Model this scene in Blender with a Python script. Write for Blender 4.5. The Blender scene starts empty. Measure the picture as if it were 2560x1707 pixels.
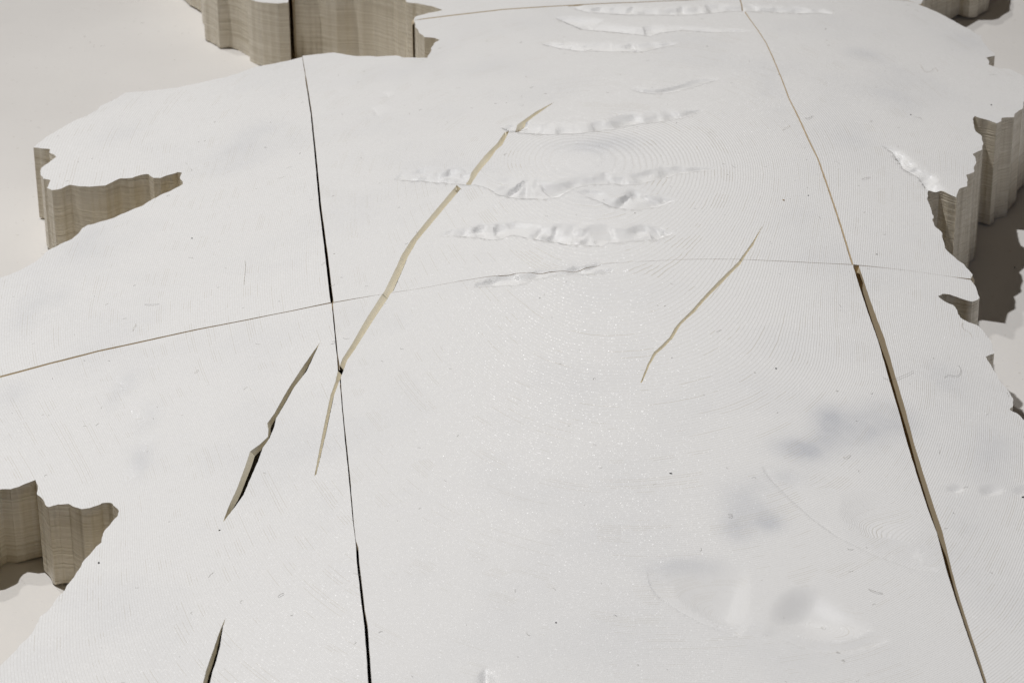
# A white 3-D printed relief map, made of butted printed pieces, on a white tabletop.
import bpy, math, random
import numpy as np
from mathutils import Vector, Matrix
from mathutils.geometry import delaunay_2d_cdt

MM = 0.001
scene = bpy.context.scene
COL = scene.collection

# ---------------------------------------------------------------- camera
cam_data = bpy.data.cameras.new("camera")
cam_data.sensor_fit = 'HORIZONTAL'
cam_data.sensor_width = 36.0
cam_data.lens = 8000.0 / 2560.0 * 36.0
cam_data.clip_start = 0.02
cam_data.clip_end = 20.0
cam_data.dof.use_dof = True
cam_data.dof.focus_distance = 1.19
cam_data.dof.aperture_fstop = 42.0
cam = bpy.data.objects.new("camera", cam_data)
COL.objects.link(cam)
TH = math.radians(29.0)
ROLL = math.radians(-0.43)
fwd = Vector((0, math.cos(TH), -math.sin(TH)))
up0 = Vector((0, math.sin(TH), math.cos(TH)))
rt0 = Vector((1, 0, 0))
rt = rt0 * math.cos(ROLL) + up0 * math.sin(ROLL)
up = up0 * math.cos(ROLL) - rt0 * math.sin(ROLL)
m3 = Matrix((rt, up, -fwd)).transposed()
cam.matrix_world = Matrix.Translation(Vector((0, -1.0762, 0.6388))) @ m3.to_4x4()
scene.camera = cam

# ---------------------------------------------------------------- light
world = bpy.data.worlds.new("World")
scene.world = world
world.use_nodes = True
wb = world.node_tree.nodes["Background"]
wb.inputs[0].default_value = (1.0, 0.77, 0.52, 1)
wb.inputs[1].default_value = 0.058

def aim(o, target):
    d = Vector(target) - o.location
    o.rotation_euler = d.to_track_quat('-Z', 'Y').to_euler()

def spot(name, direction, dist, power, radius, color, target=(0.19, 0.06, 0.05), pool=(-0.02, -0.10, 0.05), cone=52):
    l = bpy.data.lights.new(name, 'SPOT')
    l.energy = power
    l.shadow_soft_size = radius
    l.color = color
    l.spot_size = math.radians(cone)
    l.spot_blend = 1.0
    o = bpy.data.objects.new(name, l)
    COL.objects.link(o)
    o.location = Vector(target) + Vector(direction).normalized() * dist
    aim(o, pool)
    return o

def from_angles(elev, ax, ay):
    e = math.radians(elev)
    n = math.hypot(ax, ay)
    return (ax / n * math.cos(e), ay / n * math.cos(e), math.sin(e))

spot("ceiling_spot", from_angles(66, -0.95, 0.33), 2.6, 197.0, 0.022, (0.985, 0.985, 1.0))
spot("ceiling_spot", from_angles(59, -0.74, 0.67), 2.9, 62.0, 0.035, (1.0, 0.98, 0.96))
wl = bpy.data.lights.new("window_light", 'AREA')
wl.shape = 'RECTANGLE'; wl.size = 0.35; wl.size_y = 0.35
wl.energy = 1.5; wl.color = (0.42, 0.60, 1.0)
wo = bpy.data.objects.new("window_light", wl)
COL.objects.link(wo)
wo.location = (1.05, -1.45, 0.62)
aim(wo, (-0.05, 0, 0.03))

vs = scene.view_settings
scene.display_settings.display_device = 'sRGB'
vs.view_transform = 'Standard'
vs.look = 'None'
vs.exposure = 0.0
vs.gamma = 1.0
vs.use_curve_mapping = False
cy = scene.cycles
cy.use_denoising = True
cy.denoiser = 'OPENIMAGEDENOISE'
cy.denoising_input_passes = 'RGB_ALBEDO_NORMAL'
cy.use_adaptive_sampling = False
cy.max_bounces = 10
cy.diffuse_bounces = 7
cy.glossy_bounces = 3
cy.sample_clamp_indirect = 4.0
cy.caustics_reflective = False
cy.caustics_refractive = False

# ---------------------------------------------------------------- data, millimetres in plan
HEIGHT_MARKS = [(-208.8,191,35),(-197.2,145.4,36),(-171.6,234,38),(-144.2,149.7,41),(-123,168.1,49),(-93.6,251.6,49.5),(-110.3,86.3,50),(-222.4,8.8,31),(-196,-11.2,35),(-134.7,-3.8,47),(-68.7,1.3,59),(-12.1,8.4,65.5),(34,12.5,69),(88.4,21.4,66),(133.8,24.6,61.5),(180,29.2,52.5),(-171.3,-93.2,32.5),(-140.8,-114.1,36),(-186,-87,31),(-170.6,-198.6,33),(-110,-119.9,46),(-95.5,-202.5,43),(-52.9,-162.8,53),(-46,-231.8,46),(1.7,-236.7,49),(-4.5,-131.7,60.5),(-11.7,-80.7,63),(57.7,-132.6,60.5),(52.6,-238.8,50),(143.3,-159.3,55),(149.9,-235.8,47),(139.5,-65.8,61.5),(104.5,-198.1,54),(209.7,177.1,50),(182.4,98.8,53.5),(180.9,15.2,51.5),(180.3,-32.9,51),(185.9,-73.4,49),(173,-164.1,47),(219.5,259.6,43),(193.7,320.2,43),(108.3,298.3,54),(121.5,171.3,62.5),(127,113,64),(-44.3,299.7,47),(30.9,297.5,54),(-31.8,265.2,50.5),(-12.8,147.3,67.3),(37.6,141.7,69.5),(36.5,104.7,71.5),(19.7,73,70),(60.9,100.7,70.5),(-45.1,95.2,65),(94.5,114.1,67.4),(12.1,111.8,71),(-12.6,123.7,69.2),(-37.4,118.3,66.5),(166.4,164,58),(-104.1,356.9,34),(-122.5,357.2,34),(-71.8,349.1,37),(-151.8,382.3,30),(34.7,385.8,46),(114.3,384.2,46),(161,375.5,45),(227.9,402.6,27),(214.6,360.2,30),(162.1,53,57.5),(32.1,-56.1,65.3),(-48.2,-64.2,60.5),(-137.4,-255.7,34),(-44.9,-266.4,41),(51,-273,45),(150.7,-270.2,42),(195.7,-184.3,44),(210.1,-51.2,44),(249.7,196.8,42),(-205.5,-103.2,28),(-190.3,-202.7,28)]
OUTLINES = {
  'west_mid': [(-94.44,259.57),(-90.44,220.38),(-86.56,184.65),(-82.55,139.92),(-77.99,87.57),(-73.3,41.52),(-69.91,7.25),(-69.29,2.11),(-83.31,0.7),(-102.22,-0.45),(-121.05,-1.07),(-140,-2.48),(-158.85,-3.59),(-177.64,-6.5),(-196.11,-10.4),(-221.64,14.59),(-221.05,42.64),(-215.76,61.9),(-207.11,70.24),(-200.24,74.06),(-194.85,79.41),(-189.17,89.39),(-185.55,93.68),(-180.95,96.96),(-179.37,100.49),(-177.74,105.15),(-175.58,108.17),(-167.7,109.69),(-161.75,113.7),(-153.65,118.44),(-149.93,123.62),(-142.02,129.49),(-137.41,133.07),(-139.62,140.72),(-139.49,145.01),(-141.56,147.06),(-144.5,145.49),(-148.6,143.52),(-151.66,145.04),(-154.14,149.43),(-157.66,150.24),(-160.71,148.15),(-166.14,149.12),(-169.18,146.98),(-172.16,144.42),(-177.22,145.19),(-183.26,146.97),(-187.85,149.45),(-191.26,147.74),(-195.3,146.97),(-197.68,149.55),(-196.89,154.32),(-197.37,156.77),(-200.93,158.93),(-202.13,164.31),(-203.08,170.45),(-200.43,174.45),(-197.25,179.93),(-200.97,185.84),(-201.57,189.29),(-205.9,191.36),(-209.26,192.75),(-205.51,200.89),(-200.51,207.98),(-197.52,212.74),(-194.16,216.11),(-186.95,223.7),(-182.08,231.77),(-177.1,237.64),(-174.34,242.44),(-162.37,241.13),(-150.27,240.08),(-138.88,242.68),(-127.84,245.5),(-120.35,249.92),(-113.17,254.17),(-105.76,255.15),(-98.42,257.5)],
  'centre_mid': [(-94.45,261.38),(-86.94,261.15),(-79.82,261.23),(-76.4,258.29),(-71.43,253.1),(-60.38,248.47),(-51.12,247.46),(-47.92,242.8),(-37.04,239.37),(-35.19,253.83),(-33.73,262.91),(-31.79,266.09),(-33.86,269.23),(-38.87,272.62),(-41.23,278.96),(-43.31,288.44),(-44.05,295.7),(-44.54,300.23),(-39.88,300.66),(-25.71,302.16),(-2.94,303.84),(27.42,302.02),(57.92,301.49),(81.28,303.54),(96.41,307.17),(107.55,310.2),(107.48,305.71),(107.69,293.9),(110.03,278.49),(112.71,262.37),(115.02,244.98),(116.53,225.35),(118.09,200.52),(119.5,175.35),(121.97,153.91),(124.18,132.25),(126.46,114.36),(127.75,95.76),(129.26,74.56),(130.59,54.18),(131.75,32.81),(132.16,25.19),(119.15,23.02),(103.15,21.34),(86.63,20.25),(66.55,17.96),(53.5,15.89),(34.49,13.29),(21.81,9.05),(3.11,8.5),(-9.47,7.58),(-19.42,6.17),(-34.4,3.65),(-49.41,2.66),(-68.05,1.88),(-68.66,6.86),(-72.17,41.12),(-77.06,87.15),(-81.78,139.56),(-85.92,184.38),(-89.82,220.14)],
  'east_mid': [(108.19,309.98),(134.62,316.48),(165.75,325.19),(189.54,332.65),(194.43,330.21),(194.3,329.14),(198.59,325.05),(201.47,322.14),(205.05,315.78),(208.57,310.75),(211.56,306.09),(215.05,301.13),(217.64,293.95),(219.17,294.12),(218.7,286.73),(218.6,281.99),(220.27,275.29),(221.84,268.09),(221.39,266.2),(216.82,261.33),(217.96,256.35),(217.11,251.63),(218.74,250.2),(222.47,248.11),(225.88,250.16),(228.31,248.03),(231.8,243.22),(234.43,236.55),(234.57,227.94),(231.18,217.57),(226.8,209.94),(225.08,200.73),(219.97,191.34),(219.04,187.37),(213.32,184.24),(212.42,180.37),(209.88,177.22),(207.12,178.78),(203.51,180.49),(201.05,181.77),(199.95,178.71),(198.93,168.44),(199.25,164.37),(200.37,159.82),(200.16,150.47),(199.42,146.27),(197.18,143.54),(194.66,139.97),(195.51,136.05),(194.38,130.01),(192.91,123.94),(190.98,120.73),(189.25,119.07),(189.22,113.62),(188.47,109.06),(185.36,105.56),(183.68,101.46),(182.56,96.5),(179.91,99.17),(176,102.5),(171.56,99.95),(170.44,100.29),(169.75,95.79),(169.83,89.46),(169.86,82.83),(170.67,77.21),(169.74,73.47),(170.37,67.9),(172.23,63.12),(171.89,57.69),(172.15,50.56),(175.53,42.95),(178.07,38.98),(180.58,32.51),(179.48,28.86),(171.93,27.91),(154.64,27.07),(135.32,25.47),(132.88,25.38),(132.48,33),(131.33,54.38),(130,74.76),(128.5,95.96),(127.14,114.54),(124.86,132.42),(122.63,154.07),(120.1,175.49),(118.62,200.64),(117.03,225.45),(115.47,245.07),(113.15,262.45),(110.48,278.56),(108.34,293.98),(107.95,305.77)],
  'west_front': [(-195.93,-11.74),(-177.5,-7.71),(-158.73,-4.69),(-139.91,-3.4),(-120.99,-1.87),(-102.18,-1.07),(-83.28,0.2),(-68.87,1.36),(-68.74,-0.21),(-66.97,-19.36),(-65.28,-37.83),(-64.49,-45.98),(-63.93,-53.65),(-63.19,-57.45),(-61.98,-72.33),(-60.95,-83.34),(-59.78,-96.18),(-57.39,-121),(-55.07,-145.78),(-53.78,-157.37),(-53.38,-161.45),(-52.86,-169.4),(-50.11,-195.05),(-49.15,-202.89),(-46.94,-231.49),(-45.36,-249.05),(-43.24,-272.87),(-181.18,-254.05),(-178.54,-227.89),(-176.66,-213.32),(-170.5,-199.96),(-166.95,-193.32),(-163.91,-187.61),(-161.52,-181.91),(-161.56,-178.38),(-160.06,-174.03),(-157.84,-169.82),(-156.1,-164.99),(-153.54,-158.63),(-151.08,-152.44),(-149.51,-144.19),(-146.58,-137.79),(-143.59,-132.92),(-143.75,-127.54),(-141.17,-121),(-139.06,-117.9),(-139.56,-114.44),(-142.9,-108.58),(-146.37,-107.22),(-148.41,-108.34),(-150.63,-109.17),(-153.88,-108.44),(-156.3,-106.21),(-158.91,-103.68),(-162.75,-103.08),(-166.01,-103.68),(-168.17,-100.29),(-170.97,-95.22),(-171.52,-94.31),(-172.29,-89.32),(-173.14,-84.82),(-175.95,-85.84),(-178.81,-87.62),(-181.91,-88.61),(-185.85,-87.64),(-186.85,-88.92),(-187.89,-94.27),(-189.94,-97.35),(-191.53,-99.53),(-195.51,-100.16),(-197.45,-104.83),(-191.51,-156.55),(-185.31,-226.55),(-199.59,-223.72),(-228.69,-35.32),(-215.73,-24.77)],  # unseen headland strip at far left added to cut bounce off the table
  'centre_front': [(-68.25,1.3),(-49.41,2.55),(-34.4,3.54),(-19.42,6.02),(-9.46,7.33),(3.11,8.25),(21.8,8.8),(34.49,13.14),(53.5,15.79),(66.54,17.83),(86.62,20.09),(103.13,21.12),(119.14,22.83),(132.76,24.93),(132.63,23.55),(133.77,3.46),(134.98,-14.3),(136.32,-31.48),(137,-48.5),(137.56,-62.66),(138.76,-83.58),(139.57,-103.26),(140.85,-122.43),(142.41,-143.07),(143.91,-156.32),(144.84,-177.32),(145.96,-192.61),(148.02,-214.34),(150.03,-234.8),(151.42,-252.34),(153.08,-276.04),(-42.11,-272.98),(-44.21,-249.18),(-45.78,-231.63),(-48.03,-203.05),(-49.18,-195.19),(-51.97,-169.57),(-52.56,-161.61),(-53.56,-157.41),(-54.77,-145.85),(-56.85,-121.13),(-59.26,-96.32),(-60.57,-83.44),(-61.6,-72.43),(-62.8,-57.56),(-62.96,-53.94),(-63.66,-46.22),(-64.76,-37.98),(-66.48,-19.51),(-68.24,-0.36)],
  'east_front': [(135.12,25.03),(154.63,26.96),(171.91,27.77),(179.35,27.88),(179.98,25.42),(181.06,19.21),(181.2,14.27),(180.21,12.71),(177.47,10.88),(172.87,11.55),(169.33,13.2),(166.15,12.77),(164.29,10.29),(166.5,6.64),(169.38,4.79),(170.67,0.25),(171.35,-4.17),(174.25,-6.91),(177.46,-8.3),(179.99,-13.56),(180.98,-19.89),(181.08,-27.06),(180.75,-28.37),(177.19,-32.26),(177.87,-36.2),(178.69,-41.25),(180.58,-49.4),(183.01,-56.68),(183.5,-61.67),(182.7,-67.34),(181.71,-69.07),(183.7,-70.66),(185.66,-74.51),(190.02,-84.81),(190.78,-108.7),(190.43,-138.92),(187.29,-186.01),(181.39,-249.17),(180.07,-273.81),(154.08,-275.97),(152.45,-252.24),(151.07,-234.69),(149.29,-214.18),(147.45,-192.39),(146.63,-177.02),(146.02,-155.92),(144.82,-142.61),(143.3,-121.93),(142.06,-102.72),(141.43,-82.96),(140.29,-61.96),(139.76,-47.75),(139.11,-30.71),(137.65,-13.56),(136.31,4.16),(135.04,24.21)],
  'west_back': [(-106.01,349.84),(-131.58,608.58),(-281.13,598.58),(-192.99,503.82),(-185.62,470.72),(-173.54,451.77),(-166.63,438.5),(-162.04,430.1),(-156.6,423.3),(-155.99,420.72),(-153.5,407.46),(-151.26,386.95),(-145.15,379.95),(-143.07,376),(-138.4,376.89),(-132.82,373.38),(-127.94,365.54),(-126.67,361.19),(-122.37,355.37),(-115.88,351.45),(-110.92,349.93)],
  'centre_back': [(-130.68,608.58),(-106.09,359.79),(-91.57,358.45),(-83.65,355.01),(-75.92,355.23),(-66.13,352.04),(-56.24,344.59),(-49.88,336.98),(-48.78,331.98),(-44.31,328.34),(-39.45,323.27),(-33.65,317.26),(-31.13,313.14),(-35.24,311.36),(-41.37,308.33),(-44.28,304.8),(-44.67,302.34),(-44.54,300.49),(-39.91,302.08),(-25.74,303.75),(-2.94,305.28),(27.44,303.26),(57.95,302.46),(81.32,304.39),(96.46,308.02),(107.67,312.01),(85.05,540.9)],
  'east_back': [(85.72,540.99),(108.34,312.1),(134.67,317.09),(165.82,325.84),(189.62,333.36),(195.13,329.63),(196.58,335.16),(198.68,341.18),(202.9,359.39),(209.53,391.96),(222.77,405.4),(224.35,408.41),(225.68,409.4),(227.83,407.33),(230.24,405.77),(234.31,407.72),(238.05,413.24),(241.89,419.31),(244.21,430.62),(246.21,451.61),(243.56,478.62),(242.94,506.37),(212.94,626.37)]}
CREVASSES = {
  'upper': ([(18.81,164.06),(10.87,153.16),(2.86,138.83),(1.83,134.49),(3.51,135.11),(11.51,150.18)], 12, 0.78),
  'mid': ([(-0.51,132.23),(-2.34,131.69),(-5.5,120.37),(-10.91,108.36),(-16.06,94.2),(-18.91,85.57),(-16.96,84.43),(-13.45,92.91),(-8.61,104.84),(-5.99,113.22),(-3.35,118.33)], 14, 0.7),
  'long': ([(-21.81,84.49),(-27.91,70.15),(-34.19,55.38),(-39.6,42.07),(-42.94,31.04),(-44.45,23.48),(-48.56,5.16),(-50.26,0.37),(-55.22,-15.26),(-59.87,-31.91),(-62.94,-41.06),(-64.25,-48.84),(-64.94,-56.94),(-66.33,-65.48),(-67.85,-86.56),(-68.86,-101.75),(-69.74,-116.11),(-69.09,-114.82),(-67.85,-102.04),(-66.53,-86.94),(-64.99,-65.87),(-63.59,-57.33),(-62.39,-50.77),(-61.09,-42.73),(-58.39,-35.49),(-52.3,-16.33),(-47.01,-0.47),(-46.47,1.85),(-45.16,4.29),(-41.62,22.12),(-40.11,30.3),(-37.07,41.41),(-31.63,54.05),(-25.32,68.83),(-20.16,80.96)], 14, 0.68),
  'fork': ([(-71.98,-26.93),(-77.92,-43.02),(-82.66,-57.18),(-86.57,-71.12),(-88.85,-76.91),(-88.13,-81.56),(-88.02,-85.72),(-90.8,-89.93),(-94.07,-93.18),(-94.89,-100.25),(-97.27,-115.72),(-99.51,-126.05),(-100.72,-134.62),(-97.56,-127.63),(-94.67,-120.49),(-92.88,-111.19),(-90.7,-100.62),(-89.49,-92.4),(-87.37,-86.96),(-86.93,-84.53),(-86.04,-79.91),(-85.76,-74.79),(-83.29,-66.9),(-80.22,-55.8),(-75.99,-45.86)], 24, 0.38),
  'low': ([(-95.85,-190.35),(-97.14,-196.47),(-98.59,-205.63),(-100.43,-217.83),(-100.79,-223.43),(-103.15,-239.48),(-100.81,-239.85),(-98.54,-223.82),(-98.18,-218.24),(-97.27,-212.7),(-96.56,-204.37),(-96.39,-195.78)], 24, 0.36),
  'thin': ([(99.28,49.72),(93.95,34.4),(89.83,24.14),(87.41,18.06),(83.72,10.91),(78.88,1.89),(72.53,-10.69),(67.1,-21.88),(62.18,-30.65),(60.34,-34.78),(58.26,-41.17),(55.21,-46.62),(52.05,-51.7),(49.37,-60.03),(46.26,-72.78),(46.85,-72.52),(50.08,-60.58),(52.73,-53.1),(56.03,-48.02),(59.42,-41.71),(61.49,-35.62),(63.36,-30.9),(68.26,-22.7),(73.69,-11.5),(80.01,0.47),(84.55,9.45),(88.25,16.59),(90.55,23.29),(94.31,32.85)], 12, 0.75)}
TROUGHS = [
  ([(-47.79,97.41),(-37.53,92.42),(-21.5,85.12),(-12.91,82.52),(-7.58,77.69),(-5,72.46),(0.27,69.61),(11.9,66.18),(19.1,68.25),(25.16,75.71),(33.74,78.86),(49.47,78.34),(56.22,82.23),(70.16,90.01),(84.18,96.44)],[10.6,12.7,12.2,12.1,15.5,18.8,20.1,21.3,18.6,11.2,10.6,12.1,10.8,8.2,1.5],3.2,11,13),
  ([(26.38,72.56),(38.33,60.08),(48.69,56.88),(57.82,59.33),(65.77,66.04)],[2.7,14.2,17.7,16.4,2.1],2.4,12,17),
  ([(-29.56,44.4),(-18.5,40.69),(-4.39,35.64),(0.16,38.79),(9.65,33.78),(22.18,28.85),(34.87,26.99),(37.43,29.48),(52.77,32.26),(60.54,35.25),(64.49,39.43)],[2.6,9.1,12.2,11.6,14.1,16,16,14.1,13,11.1,2],2.8,13,11),
  ([(-15.08,-0.5),(-9.75,0.15),(3.05,-0.48),(7.04,2.99),(21.75,5.87),(36.73,5.78),(40.82,9.41)],[1.2,6.7,10.4,6.1,6.1,9.2,1.2],1.8,14,16),
  ([(-4.68,136.6),(1.15,130.63),(17.4,125.98),(30.88,127.81),(43.29,131.71),(48.09,135.38),(65.43,141.95),(73.05,146.39),(82.87,155.88)],[3.6,11.7,14.1,12.4,11.6,11.7,11,9.2,1.9],2.4,15,14),
  ([(50.68,179.34),(57.34,173.94),(64.14,172.84),(72.92,177.03),(85.49,188.92),(91.16,193.71)],[1.6,5.1,6,6.5,6.1,1.5],1.8,16,30),
  ([(14.49,246.67),(21.89,237.84),(31.95,232),(47.89,229.73),(58.69,228.65),(69.87,235.97),(76.13,239.52)],[4.9,12,13,12.7,12.6,9.1,2.3],2.2,17,14),
  ([(21,284.36),(29.2,270.92),(33.41,263.76),(45.08,259.35),(63.38,250.92),(67.19,255.48),(77.7,259.57),(91.53,257.45),(103.77,258.78),(109.9,260.79)],[3.7,15.8,14.5,13.1,15.2,12.9,7,5.8,4.6,1.7],2.6,18,20),
  ([(26.88,302.77),(34.78,290.59),(45.92,286.32),(57.2,282.63),(80.14,281.83),(107.44,290.93),(131.8,291.93),(144.95,295.44),(151.5,295.73)],[2.5,9.8,12.2,13.3,13.1,10.7,10.8,6,1.8],2.4,19,13),
  ([(154.86,136.23),(159.89,129.66),(162.87,115.57),(168.2,109.63),(170.48,99.24)],[1.2,5.6,7.8,7.6,9],2.6,20,9),
  ([(43.64,-181.04),(44.34,-190.39),(46.73,-196.56),(54.23,-204.71),(61.73,-211.11),(73.31,-217.34)],[2.1,12.5,18.6,20.4,22.2,17.9],0.42,21,32),
  ([(79.61,-216.1),(87.23,-218.27),(94.63,-222.89),(104.88,-223.8),(115.6,-219.87),(121.78,-216.45)],[7.9,22,26,24,18.2,6.1],0.45,22,28),
  ([(85.98,-123.18),(88.19,-131.4),(94.25,-142.72),(100.32,-152.61),(108.94,-163.15),(120.28,-171.95),(134.36,-178.9),(142.45,-178.79)],[3.4,12,16.6,18.7,18.4,15.8,11.2,4.5],0.5,23,34)]
HOLLOWS = [
  ([(55.7,-173.8),(78.42,-174.64),(79.1,-194.54),(75.98,-216.15),(61.75,-210.72),(49.27,-198.63),(45.24,-184.21)],(69.26,-204.77),2.2),
  ([(79.98,-210.6),(87.18,-192.26),(98.8,-187.59),(107.41,-195.36),(119.76,-210.65),(117.04,-218.39),(102.36,-223.15),(88.53,-218.24)],(96.14,-204.13),3),
  ([(104.44,-152.29),(108.41,-138.06),(124.17,-132.58),(135.87,-140.24),(142.85,-151.9),(135.71,-166.68),(120.39,-170.84)],(119.4,-153.08),1),
  ([(-60.61,183.4),(-56.33,185.19),(-50.07,179.19),(-51.38,165.95),(-59.04,164.4)],(-56.69,170.54),0.9),
  ([(-56.83,199.29),(-50.67,198.58),(-47.78,189.58),(-53.81,187.75)],(-53.07,191.59),0.7),
  ([(-152.35,-21.17),(-143.91,-21.18),(-138.99,-40.59),(-146.81,-38.02)],(-145.01,-33.21),0.6),
  ([(-148.24,-38.9),(-135.87,-41.63),(-126.31,-64.56),(-136.68,-64.91)],(-136.02,-56.09),0.7),
  ([(-137.97,-67.04),(-126.08,-67.22),(-127.72,-81.96),(-135.07,-81.96)],(-132,-75.42),0.6),
  ([(-140.89,-82.53),(-129.76,-83.78),(-132.08,-98.02),(-140.85,-97.54)],(-135.46,-93.11),0.6),
  ([(148.4,-128.18),(155.94,-124.05),(159.65,-128.08),(150.53,-133.78)],(154.12,-129.6),0.8),
  ([(160.7,-125.38),(169.25,-119.54),(174.06,-125.78),(161.81,-133.16)],(166.4,-128.17),0.9),
  ([(173.12,-122.3),(183.82,-117),(184.15,-124.47),(173.53,-129.6)],(178.45,-124.67),0.7),
  ([(-12.96,-233.85),(-10.42,-226.54),(-7.85,-227.72),(-3.38,-238.41),(-8.47,-240.77)],(-9.12,-235.14),1.8)]
SMUDGES = [
  (80.54,-142.28,10.3,10.5,1),
  (83.73,-155.81,7.5,7.9,0.7),
  (75.28,-160.55,6.8,9,0.8),
  (86.38,-156.82,5.5,6.3,0.8),
  (112.82,-95.95,5.5,11,1.3),
  (100.8,-112.36,10,7,1),
  (93.85,-129.86,8.4,6,0.6),
  (126.61,-93.83,16.2,11.9,0.9),
  (137.43,-86.5,8.9,10.8,0.7),
  (102.02,-114.7,7.1,7.5,0.8),
  (116.82,-106.77,15.9,10.2,0.5),
  (58.06,-180.18,12,5.3,0.8),
  (48.56,-184.27,6.6,6.3,0.26),
  (158.17,-58.81,9.3,18.4,0.5),
  (169.53,-106.79,9,16.4,0.5),
  (155.87,-146.9,10,12.2,0.4),
  (158.79,240.2,9.4,13.9,0.52),
  (170.44,223.37,9.3,16.2,0.45),
  (169.2,188.86,12.8,19.9,0.33),
  (144.54,134.3,10.5,21,0.33),
  (35.15,113.62,19.8,10.3,0.45),
  (46.88,119.97,9.9,8.4,0.26),
  (-191.75,40.33,10,20.9,0.52),
  (-178.79,39.4,6.7,13.9,0.39),
  (-173.73,93.49,10.3,19.3,0.33),
  (-109.27,168.9,10.7,27.1,0.33),
  (-118.78,156.74,8.9,21.2,0.26),
  (-77.89,274.4,11.2,19.8,0.2),
  (-189.36,-26.41,8,11.6,0.33),
  (112.22,173.27,7,29.5,0.39),
  (115.69,50.81,8.1,27.8,0.26),
  (177.35,58.81,6.7,14,0.26),
  (-145.15,-31.81,5,8.5,0.59),
  (-135.9,-57.43,6.2,8.1,0.59),
  (-134.82,-84.56,5.2,11.7,0.52),
  (-148.74,-41.4,3.8,8.3,0.39),
  (197.02,300.42,16.2,19.9,0.26),
  (206.96,275.87,11.9,18.8,0.26),
  (-171.38,197.53,14.7,18.1,0.2)]
HAIRS = [
  ('thin dark hair lying across the wide right joint',[(135.29,-61.21),(136.19,-62.43),(137.76,-62.9),(140.25,-61.69),(142.76,-58.98),(145.06,-56.86),(147.33,-53.84)],0.16),
  ('curved grey hair with a hooked end right of the wide joint',[(158.84,-54.53),(159.81,-52.75),(161.36,-52.23),(163.12,-52.51),(164.83,-50.75),(166.01,-47.41),(165.93,-44.48),(165.5,-43.14)],0.16),
  ('curved grey hair spanning the top end of the long crevasse',[(-3.84,135.98),(-1.84,133.8),(0.33,132.53),(2.66,132.58),(5,133.98),(7.19,136.8)],0.18),
  ('long pale hair standing out on the left piece above the ochre joint',[(-105.65,48.86),(-105,44.14),(-104.8,38.96),(-104.72,33.23),(-104.5,27.86)],0.14),
  ('short dark splinter beside the lower left crevasse',[(-78.73,-183.32),(-77.96,-182.62),(-76.8,-181.8)],0.3),
  ('slightly bent grey hair near the small hollows at lower right',[(117.23,-190.83),(118.31,-191.98),(119.97,-192.66),(121.81,-192.89)],0.2),
  ('pale looping hair beside the small right inlet',[(171.63,-8.08),(170.66,-12.09),(171.29,-14.33),(172.73,-15.06),(173.61,-16.6),(173.72,-19.3)],0.14),
  ('wavy grey hair lying just right of the upper right joint',[(124.78,155.04),(126.05,154.06),(127.21,155.65),(128.63,158.19)],0.2),
  ('curled brown hair left of the upper right joint',[(114.2,139.66),(115.54,141.66),(116.67,143.2),(117.71,145.56)],0.18),
  ('pale angular hair next to the black joint crossing',[(-74.39,32.99),(-73.94,33.49),(-73.08,35.16)],0.16),
  ('short straight grey hair right of the upper right joint',[(143.64,99.98),(145.08,101.14),(147.41,102.95)],0.2),
  ('small u shaped hair on the grey smudge at lower right',[(73.03,-153),(73.98,-152.98),(74.49,-153.64),(74.14,-154.77),(73.07,-154.58)],0.18),
  ('ochre curved hair beside the grey streak near the wide joint',[(115.61,-116.83),(116.56,-117.2),(117.67,-115.82),(118.48,-114.72)],0.2),
  ('faint long hair left of the forked crevasse',[(-119,-33.76),(-118.03,-32.71),(-117.47,-32.07)],0.18),
  ('pinkish grey hair on the large left piece under the notch',[(-143.7,26.12),(-141.83,24.78),(-139.7,24),(-137.67,24.23)],0.16),
  ('wavy brown hair on the left piece above the ochre joint',[(-146.27,5.92),(-146.2,8.35),(-145.35,9.28),(-145.74,11.59)],0.18),
  ('faint looping hair on the rim piece at upper right',[(183.72,237.06),(184.74,227.62),(186.12,227.13),(188.41,231.1),(190.47,236.06),(191.12,231.14)],0.14)]
SPECKS = [
  ('black elongated speck on the bare middle of the front piece',(54.64,-129.49),1.3,0.55,0),
  ('black round speck near the front left coast',(-143.28,-146.05),0.8,0.75,0),
  ('black speck close to the far right coast',(210.44,197.66),0.9,0.6,0),
  ('black speck at the right border below the small dimples',(177.54,-128.12),1.2,0.6,0),
  ('black speck left of the wide right joint',(96.16,-61.11),0.7,0.6,0),
  ('tiny black speck on the left piece below the notch',(-129.31,78.17),0.6,0.6,0),
  ('small black speck on the front piece near the bottom',(13.66,-208.32),0.6,0.6,0),
  ('ochre crumb left of the upper right joint',(109.3,72.75),1,0.7,0),
  ('small black speck left of the upper right joint',(119.85,79.43),0.6,0.5,0),
  ('dark brown speck on the far right slope',(172.05,172.66),0.7,0.5,0),
  ('dark speck on the rim piece beside the joint corner',(143.18,36.34),0.6,0.5,0),
  ('black speck on the tabletop in the cast shadow edge',(215.77,138.14),0.9,0.6,1),
  ('grey crumb on the front left slope',(-101.63,-139.37),0.8,0.5,0)]

# ---------------------------------------------------------------- height of the relief
_P = np.array(HEIGHT_MARKS)
def _fit():
    n = len(_P); X = _P[:, :2] / 100
    d2 = ((X[:, None] - X[None]) ** 2).sum(-1)
    K = np.where(d2 > 0, .5 * d2 * np.log(d2 + 1e-12), 0) + 0.6 * np.eye(n)
    A = np.zeros((n + 3, n + 3)); A[:n, :n] = K; A[:n, n] = 1; A[:n, n + 1:] = X; A[n, :n] = 1; A[n + 1:, :n] = X.T
    b = np.zeros(n + 3); b[:n] = _P[:, 2]
    return X, np.linalg.solve(A, b)
_TX, _TW = _fit()

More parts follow.
